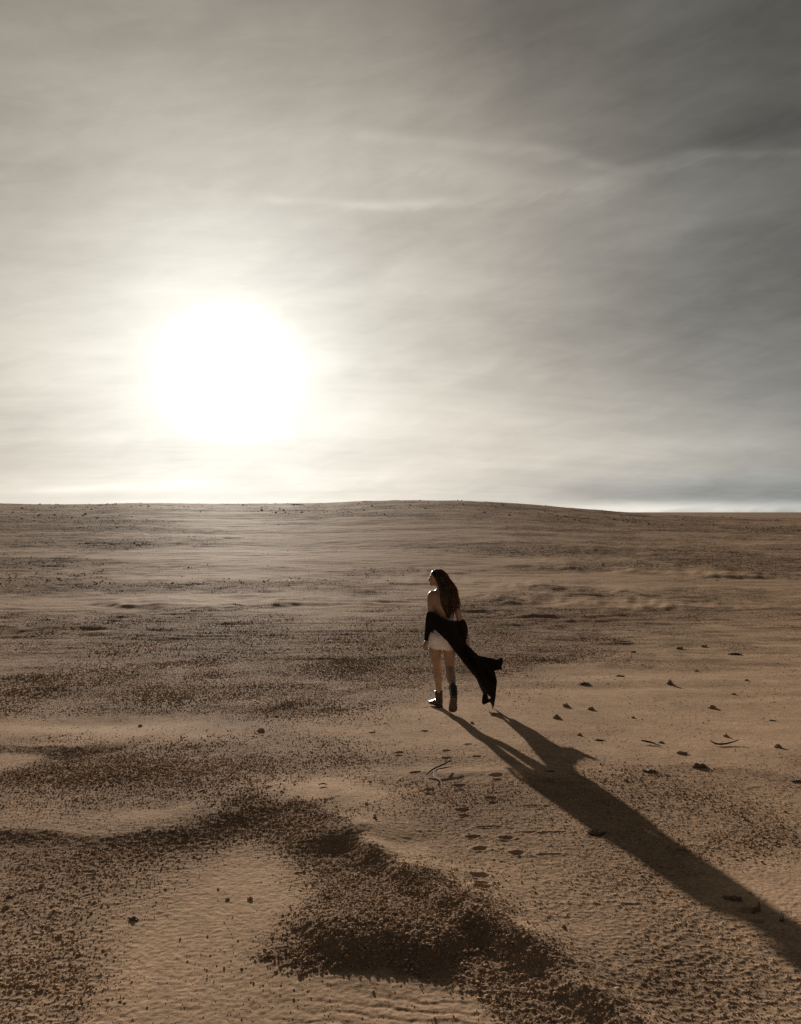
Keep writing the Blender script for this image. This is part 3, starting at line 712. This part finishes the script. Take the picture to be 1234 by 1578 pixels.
# hair: scalp cap, falling mass and loose strands
HL = np.array([(877.5, 667), (880, 665.2), (885, 666.8), (891, 669.8), (897, 673.5), (903, 675.6), (912, 677), (924, 678.3), (932, 680), (940, 683), (947, 687), (953, 690)])
HRr = np.array([(877.5, 680), (880, 684), (885, 688), (891, 690.8), (897, 694), (903, 696.4), (912, 700.6), (924, 703.6), (932, 703.2), (940, 700), (947, 696), (953, 692.5)])
cap_ = MB()
capR = []
for i in range(2, 15):
    ph = math.pi * i / 20
    ring = []
    for j in range(32):
        t = 2 * math.pi * j / 32
        fx = math.cos(t); lim = .094 * math.sin(ph); u_ = .088 * math.cos(ph)
        fmax = .062 + .03 * (u_ / .09) if u_ > .02 else -.004 + (u_ - .02) * .9 + .066
        fmax = max(fmax, -.03) if u_ > -.02 else -.012 + u_ * .2
        ring.append(tuple(hp(min(-.006 + lim * 1.04 * fx, fmax), .081 * math.sin(ph) * math.sin(t), u_ + .008)))
    capR.append(ring)
cap_.rings(capR)
def hair_edge(py): return np.interp(py, HL[:, 0], HL[:, 1]), np.interp(py, HRr[:, 0], HRr[:, 1])
R = []
for py in np.linspace(888, 951, 26):
    l, r = hair_edge(py); l += 1.2; r += -2.4 + 1.1 * math.sin(py / 2.6) + .7 * math.sin(py / 1.3 + 1); c = (l + r) / 2 + .7 * math.sin((py - 878) / 75 * 15 + 2.0) * min((py - 885) / 25, 1); hw = max((r - l) / 2, .6) * PXM
    oy = np.interp(py, [888, 897, 906, 916, 928, 945, 953], [-.035, -.055, -.085, -.115, -.135, -.125, -.115]); th = np.interp(py, [888, 900, 925, 945, 953], [.05, .045, .040, .025, .012])
    cc = pt(c, py, oy)
    R.append([(cc.x + hw * math.cos(t) * (1 + .05 * math.sin(5 * t + py * .1)), cc.y + th * math.sin(t) * (1 + .2 * math.sin(4 * t + py * .05)), cc.z) for t in [2 * math.pi * j / 28 for j in range(28)]])
cap_.rings(R)
hair = cap_.build('hair', HAIR, person, voxel=.006, smooth=2)
rg = np.random.default_rng(3)
hv = []; hfc = []
for i in range(2000):
    a = rg.random(); layer = rg.random(); wispy = i < 900
    if wispy: a = 1 - .25 * rg.random() ** 1.5
    end = rg.uniform(.70, 1.0) if not wispy else rg.uniform(.35, .9)
    n_ = 16; pts = []; ph = rg.uniform(0, 6.28); amp = rg.uniform(.2, 1.5); out = rg.uniform(0, 1) ** 2
    for k_ in range(n_):
        t = k_ / (n_ - 1) * end; py = 878 + t * 75
        l, r = hair_edge(py); x = l + (r - l) * (a * .96 + .02) + amp * math.sin(t * 9 + ph) * (t + .15) + 1.3 * math.sin(t * 15 + a * 2.2 + .6) * min(t * 1.6, 1) * (.3 + a)
        if wispy: x += out * 9.0 * math.sin(min(t / end, 1) * 2.6) * max(0, t) ** .5 + .8 * math.sin(t * 23 + ph)
        oy = np.interp(py, [878, 884, 897, 906, 916, 928, 945, 953], [.02, -.045, -.085, -.11, -.14, -.158, -.145, -.13]); bulge = (1 - (2 * a - 1) ** 2)
        y = oy * (.55 + .45 * bulge) - .012 * layer - .01 * math.sin(t * 7 + ph * 2)
        pts.append(tuple(pt(x, py, y)))
    rad = rg.uniform(.0016, .0034) * (.95 if wispy else 1)
    if i == 900: nw = (len(hv), len(hfc))
    base = len(hv)
    for k_, p in enumerate(pts):
        rr = rad * (1 - .75 * (k_ / (n_ - 1)) ** 2)
        for q in range(3):
            an = q * 2.094 + ph; hv.append((p[0] + rr * math.cos(an), p[1] + rr * math.sin(an), p[2]))
    for k_ in range(n_ - 1):
        for q in range(3):
            hfc.append((base + k_ * 3 + q, base + k_ * 3 + (q + 1) % 3, base + (k_ + 1) * 3 + (q + 1) % 3, base + (k_ + 1) * 3 + q))
mesh_np('hair_strands', hv[nw[0]:], np.array(hfc[nw[1]:]) - nw[0], HAIR, hair)
FLY, t_, b_ = material('backlit_hair', (.10, .05, .03), .5, .3)  # hair colour made paler, sun glow painted into the loose strands
tr_ = t_.nodes.new('ShaderNodeBsdfTranslucent'); tr_.inputs[0].default_value = (.75, .53, .32, 1)
ms_ = t_.nodes.new('ShaderNodeMixShader'); ms_.inputs[0].default_value = .36
t_.links.new(b_.outputs[0], ms_.inputs[1]); t_.links.new(tr_.outputs[0], ms_.inputs[2]); t_.links.new(ms_.outputs[0], t_.nodes['Material Output'].inputs[0])
mesh_np('flyaway_hair', hv[:nw[0]], hfc[:nw[1]], FLY, hair)

# black shirt slipped down to the forearms, its body blowing out to the right
OUT = [(660.8, 944), (663, 942), (667.5, 944.6), (674, 948), (680, 951.6), (686.5, 954.3), (693, 956), (699, 956.7), (705, 955.9), (708.7, 956.3), (712.7, 959), (715.5, 962.4), (718.6, 965.4), (716.2, 968),
       (717.6, 973), (719.6, 978), (720.9, 982), (717.2, 985.2), (717.8, 989), (719.6, 993.6), (724.6, 998), (731, 1004.6), (737.3, 1010.4), (742, 1011.4), (746.8, 1012), (753, 1013.6), (759.4, 1014.4), (763, 1016), (767.4, 1015.6), (770.6, 1014), (773.7, 1012.7), (774.2, 1016.5), (775, 1020),
       (773.2, 1024), (772.6, 1028), (773.1, 1031.8), (767, 1032.3), (761.2, 1033.6), (763, 1039), (765.6, 1050), (764.6, 1060), (763.6, 1072), (762, 1082), (761, 1088), (759.6, 1091), (757.6, 1092), (757.8, 1090), (758.8, 1087.5), (756.6, 1084), (754.7, 1081.6), (749.5, 1084), (744.6, 1086), (742.9, 1083.5), (742.2, 1080), (743, 1074), (744.6, 1069),
       (741, 1062), (737.5, 1054), (734, 1045.4), (727, 1037), (721.4, 1030.3), (712, 1018.4), (702.4, 1005.8), (695, 996), (688, 986.8), (678, 977.6), (669, 969.3), (666, 975), (662, 971), (660.2, 958)]
HOLE = [(750.6, 1068.6), (756.2, 1074.6), (753.2, 1077.4), (751.6, 1075)]
def inside(x, y, poly):
    r = np.zeros(x.shape, bool); m_ = len(poly)
    for i in range(m_):
        x0, y0 = poly[i]; x1, y1 = poly[(i + 1) % m_]
        c = ((y0 > y) != (y1 > y)) & (x < (x1 - x0) * (y - y0) / (y1 - y0 + 1e-12) + x0); r ^= c
    return r
def snap(x, y, poly, lim):
    bx, by, bd = x.copy(), y.copy(), np.full(x.shape, 1e9)
    for i in range(len(poly)):
        x0, y0 = poly[i]; x1, y1 = poly[(i + 1) % len(poly)]; ex, ey = x1 - x0, y1 - y0
        t = np.clip(((x - x0) * ex + (y - y0) * ey) / (ex * ex + ey * ey), 0, 1); qx, qy = x0 + t * ex, y0 + t * ey; d = np.hypot(x - qx, y - qy)
        m_ = d < bd; bx[m_] = qx[m_]; by[m_] = qy[m_]; bd[m_] = d[m_]
    ok = bd < lim; return np.where(ok, bx, x), np.where(ok, by, y)
st_ = .55; gx = np.arange(658, 778, st_); gy = np.arange(940, 1094, st_); GX, GY = np.meshgrid(gx, gy)
cxm, cym = GX[:-1, :-1] + st_ / 2, GY[:-1, :-1] + st_ / 2
cell = inside(cxm, cym, OUT) & ~inside(cxm, cym, HOLE)
use = np.zeros(GX.shape, bool); cnt = np.zeros(GX.shape, int)
for a_, b__ in ((0, 0), (0, 1), (1, 0), (1, 1)): cnt[a_:a_ + cell.shape[0], b__:b__ + cell.shape[1]] += cell
bnd = (cnt > 0) & (cnt < 4)
SX, SY = GX.copy(), GY.copy(); sx, sy = snap(GX[bnd], GY[bnd], OUT, .8); sx, sy = snap(sx, sy, HOLE, .5); SX[bnd] = sx; SY[bnd] = sy
def coat_depth(x, y):
    back = -.165 * np.exp(-((x - 683) / 24.0) ** 4)
    q = x * .78 - y * .62; tl = np.clip((x * .5 + y * .86 - 1200) / 110, 0, 1)
    fold = (.012 + .035 * tl) * np.sin(q / 3.4 + .8 * np.sin(y / 17) + 1.1) + (.006 + .018 * tl) * np.sin(q / 1.7 + .6 * np.sin(x / 9) + y / 22)
    fold += .008 * vnoise(x / 4.0, y / 4.0, 8)
    return back + fold + .10 * tl * np.sin(y / 28.0) + .05 * np.clip((x - 740) / 35, 0, 1) * np.clip((1035 - y) / 15, -1, 1)
dep = coat_depth(GX, GY)
idx = -np.ones(GX.shape, int); ok = cnt > 0; idx[ok] = np.arange(ok.sum())
Ys = YB + dep[ok]; V = np.stack([(SX[ok] - 617) / F * Ys, Ys, CZ - (SY[ok] - 789) / F * Ys], -1)
ii, jj = np.nonzero(cell); Fq = np.stack([idx[ii, jj], idx[ii, jj + 1], idx[ii + 1, jj + 1], idx[ii + 1, jj]], -1)
coat = mesh_np('black_shirt', V, Fq, BLACK, person)
m = coat.modifiers.new('s', 'SOLIDIFY'); m.thickness = .006; m.offset = 0; bake(coat, BLACK)
sl_ = MB(); sl_.tube([pt(663.8, 943.5, -.032), pt(663.2, 950, -.036), pt(662.4, 958, -.035), pt(660.6, 970, -.012), pt(658.8, 980, .0), pt(657.8, 987, .0)], [.047, .055, .055, .048, .040, .036], seg=20, sub=5, cap=False, wob=.035, seed=4)
sl_.build('sleeve', BLACK, coat)
sl_ = MB(); sl_.tube([pt(707.5, 957, -.034), pt(711, 962, -.034), pt(714, 967, -.024), pt(714.5, 972, -.014), pt(717, 978, .004), pt(718.6, 984, .014)], [.046, .056, .048, .046, .038, .036], seg=20, sub=5, cap=False, wob=.08, seed=9)
sl_.build('sleeve', BLACK, coat)
for ch in list(person.children):                    # keep the modelled positions under the Empty at her feet
    ch.matrix_parent_inverse = Matrix.Translation(-person.location)

# ------------------------------------------------------------------ debris on the sand
WOOD, t_, b_ = material('dry_wood', (.16, .11, .075), .85, .1); vary(t_, b_, (.10, .07, .048), (.24, .17, .115), 40, 8)
BARK, t_, b_ = material('dark_wood', (.07, .05, .036), .85, .1); vary(t_, b_, (.025, .018, .013), (.08, .055, .04), 40, 8)
STONE, t_, b_ = material('dark_stone', (.10, .075, .055), .85, .15); vary(t_, b_, (.11, .08, .058), (.22, .16, .115), 45, 8)
def lump(name, px, py, wpx, kind, label, cat, hgt=.5, seed=0):
    x, y = px2w(px, py); w = wpx * y / F * .82; z = hz(x, y); rg = np.random.default_rng(seed + int(px * 7 + py))
    v, fc = ico(2); 
    k0 = rg.uniform(0, 50)
    nn = vnoise(v[:, 0] * 1.7 + k0, v[:, 1] * 1.7 + v[:, 2] * 2.1, 5) + .6 * vnoise(v[:, 0] * 4 + k0, v[:, 1] * 4 - v[:, 2] * 4, 6)
    d = v * (1 + .85 * nn)[:, None]
    if kind == 'clod': sc_ = (.5, .42, hgt * .5)
    elif kind == 'slab': sc_ = (.5, .30, .16 * hgt * 1.6)
    else: sc_ = (.5, .16, hgt * .62)                   # chip standing on edge
    d = d * np.array(sc_) * w
    if kind == 'chip': d[:, 2] += .35 * d[:, 0] * np.sign(rg.random() - .5) ; d[:, 2] = np.where(d[:, 2] > 0, d[:, 2] * (1.1 + .6 * np.sin(d[:, 0] / w * 9 + k0)), d[:, 2])
    a = rg.uniform(-.35, .35); ca, sa = math.cos(a), math.sin(a)
    V = np.stack([d[:, 0] * ca - d[:, 1] * sa, d[:, 0] * sa + d[:, 1] * ca, d[:, 2] + w * .02], -1)
    o = mesh_np(name, V, fc, STONE if kind != 'clod' else CLOD, None, smooth=(kind == 'clod')); o.location = (x, y, z)
    tag(o, label, cat); return o
def stick(name, ppts, rad, mat, label, lift=.006, parent=None, seed=0, droop=0):
    g = MB(); pts = []; n_ = len(ppts); rad *= .75
    for i, q in enumerate(ppts):
        x, y = px2w(q[0], q[1]); pts.append(Vector((x, y, hz(x, y) + rad + lift + (q[2] if len(q) > 2 else 0))))
    rr = [rad * (1 - .45 * abs(2 * i / (n_ - 1) - .8)) for i in range(n_)]
    g.tube(pts, rr, seg=9, sub=5, ref=(0, .1, 1), wob=.16, seed=seed)
    o = g.build(name, mat, parent)
    if not parent: set_origin(o, pts[n_ // 2] - Vector((0, 0, rad))); tag(o, label, 'stick')
    return o
br = bpy.data.objects.new('dry_branch', None); C.objects.link(br); bx, by = px2w(678, 1200); br.location = (bx, by, hz(bx, by))
tag(br, 'dry forked branch half buried among the footprints in the middle foreground', 'branch')
for nm, pp, rd, mt in (('limb', [(657, 1197, .0), (668, 1193, .02), (680, 1190, .03), (690, 1186, .045), (697, 1182, .06)], .011, BARK),
                       ('limb', [(694, 1189, .015), (684, 1192, .02), (672, 1196, .025), (662, 1199, .004)], .007, BARK),
                       ('twig', [(669, 1195, .02), (668, 1202, .03), (671, 1207, .03), (678, 1212, .035), (681, 1219, .03), (679, 1227, -.005)], .006, BARK),
                       ('twig', [(674, 1193, .02), (671, 1200, .02), (675, 1205, .02), (679, 1209, .02)], .004, BARK)):
    stick(nm, pp, rd, mt, None, parent=br, seed=int(rd * 1e4)).matrix_parent_inverse = Matrix.Translation(-br.location)
D_ = [
 ('sand_chip', 1034, 1057, 17, 'chip', 'dark jagged chip standing upright on bare sand, the tallest right of the walker', 'chip', .42),
 ('sand_chip', 900, 1056, 20, 'slab', 'flat dark flake lying right of the blowing shirt, the wider of two', 'chip', .7),
 ('sand_chip', 956, 1043, 17, 'slab', 'low flat flake farther back between the shirt tail and the upright chip', 'chip', .5),
 ('clod', 872, 1089, 13, 'clod', 'small pointed clod right of the shirt tail, left one of a pair', 'clod', .8),
 ('clod', 910, 1094, 12, 'clod', 'small dark clod right of the shirt tail, right one of a pair', 'clod', .75),
 ('clod', 857, 1107, 13, 'clod', 'small clod lying just beyond the forked start of the shadow', 'clod', .7),
 ('clod', 1098, 1092, 13, 'clod', 'lone clod on bare sand near the right, in front of the upright chip', 'clod', .7),
 ('clod', 975, 1107, 7, 'clod', 'tiny clod on bare sand right of the paired clods', 'clod', .8),
 ('clod', 893, 1132, 9, 'clod', 'tiny clod above the wide part of the shadow', 'clod', .7),
 ('sand_chip', 922, 1140, 17, 'slab', 'thin flat flake between the shadow and the straight stick', 'chip', .5),
 ('clod', 1118, 1136, 12, 'clod', 'small lumpy clod just behind the long curved stick', 'clod', .8),
 ('clod', 1019, 1147, 10, 'clod', 'small clod beside the right end of the straight stick', 'clod', .5),
 ('clod', 1199, 1155, 13, 'clod', 'clod near the right edge, level with the curved stick', 'clod', .7),
 ('clod', 1050, 1165, 18, 'clod', 'low broad clod in front of the gap between the two sticks', 'clod', .45),
 ('sand_chip', 1078, 1185, 26, 'slab', 'dark tilted slab in front of the curved stick, right one of two', 'chip', .8),
 ('sand_chip', 1001, 1191, 22, 'slab', 'dark flat slab on gravelly sand, left one of two above the shadow', 'chip', .7),
 ('clod', 965, 1205, 9, 'clod', 'small clod close to the upper edge of the shadow', 'clod', .8),
 ('sand_chip', 1227, 1206, 18, 'slab', 'slab cut off by the right edge of the view', 'chip', .8),
 ('sand_chip', 919, 1287, 30, 'slab', 'wide flat dark slab lying just below the long shadow', 'chip', .6),
 ('sand_chip', 848, 1190, 17, 'slab', 'thin flake inside the shadow where its two branches join', 'chip', .4),
 ('clod', 1047, 1002, 13, 'clod', 'dark clod far behind and right of the walker, middle of three', 'clod', .6),
 ('clod', 1085, 997, 11, 'clod', 'dark clod far behind and right of the walker, last of three', 'clod', .7),
 ('sand_chip', 1132, 1009, 22, 'slab', 'wide low flake far right beyond the upright chip', 'chip', .5),
 ('clod', 976, 1008, 10, 'clod', 'small clod far behind the walker, first of three to her right', 'clod', .6),
 ('clod', 1150, 1051, 8, 'clod', 'tiny clod far right on pale bare sand', 'clod', .6),
 ('clod', 1073, 1034, 7, 'clod', 'tiny clod just beyond the upright chip', 'clod', .6),
 ('clod', 1130, 1070, 8, 'clod', 'tiny clod on pale sand behind the lone clod', 'clod', .6),
 ('sand_chip', 1190, 1110, 14, 'slab', 'thin flake on bare sand near the right edge', 'chip', .4),
 ('stone', 206, 1419, 22, 'slab', 'flat dark stone on smooth sand in the near left foreground', 'stone', .8),
 ('stone', 385, 1387, 10, 'clod', 'dark angular stone in the smooth hollow, right one of a pair', 'stone', .9),
 ('stone', 351, 1386, 8, 'clod', 'dark angular stone in the smooth hollow, left one of a pair', 'stone', .8),
 ('stone', 92, 1444, 10, 'clod', 'small round dark stone low in the left foreground', 'stone', .9),
 ('stone', 9, 1400, 13, 'clod', 'dark stone at the left edge of the foreground', 'stone', .7),
 ('stone', 15, 1384, 11, 'clod', 'smaller stone right behind the one at the left edge', 'stone', .7),
 ('clod', 577, 1273, 8, 'chip', 'small upright splinter on smooth sand left of the footprints', 'clod', .9),
 ('clod', 402, 1128, 14, 'clod', 'dark clod in the left middle distance on the smooth sand strip', 'clod', .7),
 ('clod', 216, 1119, 8, 'clod', 'tiny clod on the smooth sand strip at left', 'clod', .7),
 ('clod', 426, 1106, 8, 'clod', 'tiny clod left of the walker, behind the smooth sand strip', 'clod', .7),
 ('clod', 1050, 1311, 16, 'clod', 'low clod lying inside the long shadow', 'clod', .4),
 ('sand_chip', 1130, 1388, 30, 'slab', 'broken crust slab at the lower edge of the shadow near the right', 'chip', .7),
 ('sand_chip', 1164, 1407, 20, 'chip', 'upturned piece of crust beside the last footprint at lower right', 'chip', .8),
 ('clod', 1204, 1421, 9, 'chip', 'small upright chip inside the shadow near the right edge', 'clod', 1.0),
 ('clod', 787, 1083, 0.1, 'clod', '', '', 1),
 ('stone', 458, 777.5, 24, 'slab', 'low dark rock outcrop on the far skyline', 'rock', .18),
 ('clod', 760, 1103, 9, 'clod', 'dark crumb where the shadow of the shirt starts', 'clod', .9),
 ('clod', 727, 1115, 6, 'clod', 'tiny crumb between the two branches of the shadow', 'clod', .9),
]
for nm, px, py, w, k_, lab, cat, hg in D_:
    if w < 1: continue
    lump(nm, px, py, w, k_, lab, cat, hg)
stick('stick', [(988, 1147, .012), (996, 1148.5, .008), (1006, 1150, .004), (1017, 1154, -.004)], .013, BARK, 'short straight dark stick on bare sand right of the shadow', seed=3)
stick('stick', [(1094, 1149.5, .02), (1103, 1152, .004), (1115, 1153, .002), (1127, 1150.5, .008), (1138, 1149, .025)], .012, BARK, 'long curved dark stick lying on bare sand at right', seed=5)
stick('stick', [(491, 1221, .004), (498, 1220.5, .004), (504, 1221.5, .003)], .008, BARK, 'short twig on the smooth pale sand left of the footprints', seed=6)
stick('stick', [(944, 991.5, .01), (957, 992, .0), (972, 992.5, .0)], .018, BARK, 'thin straight stick far behind and right of the walker', seed=7)
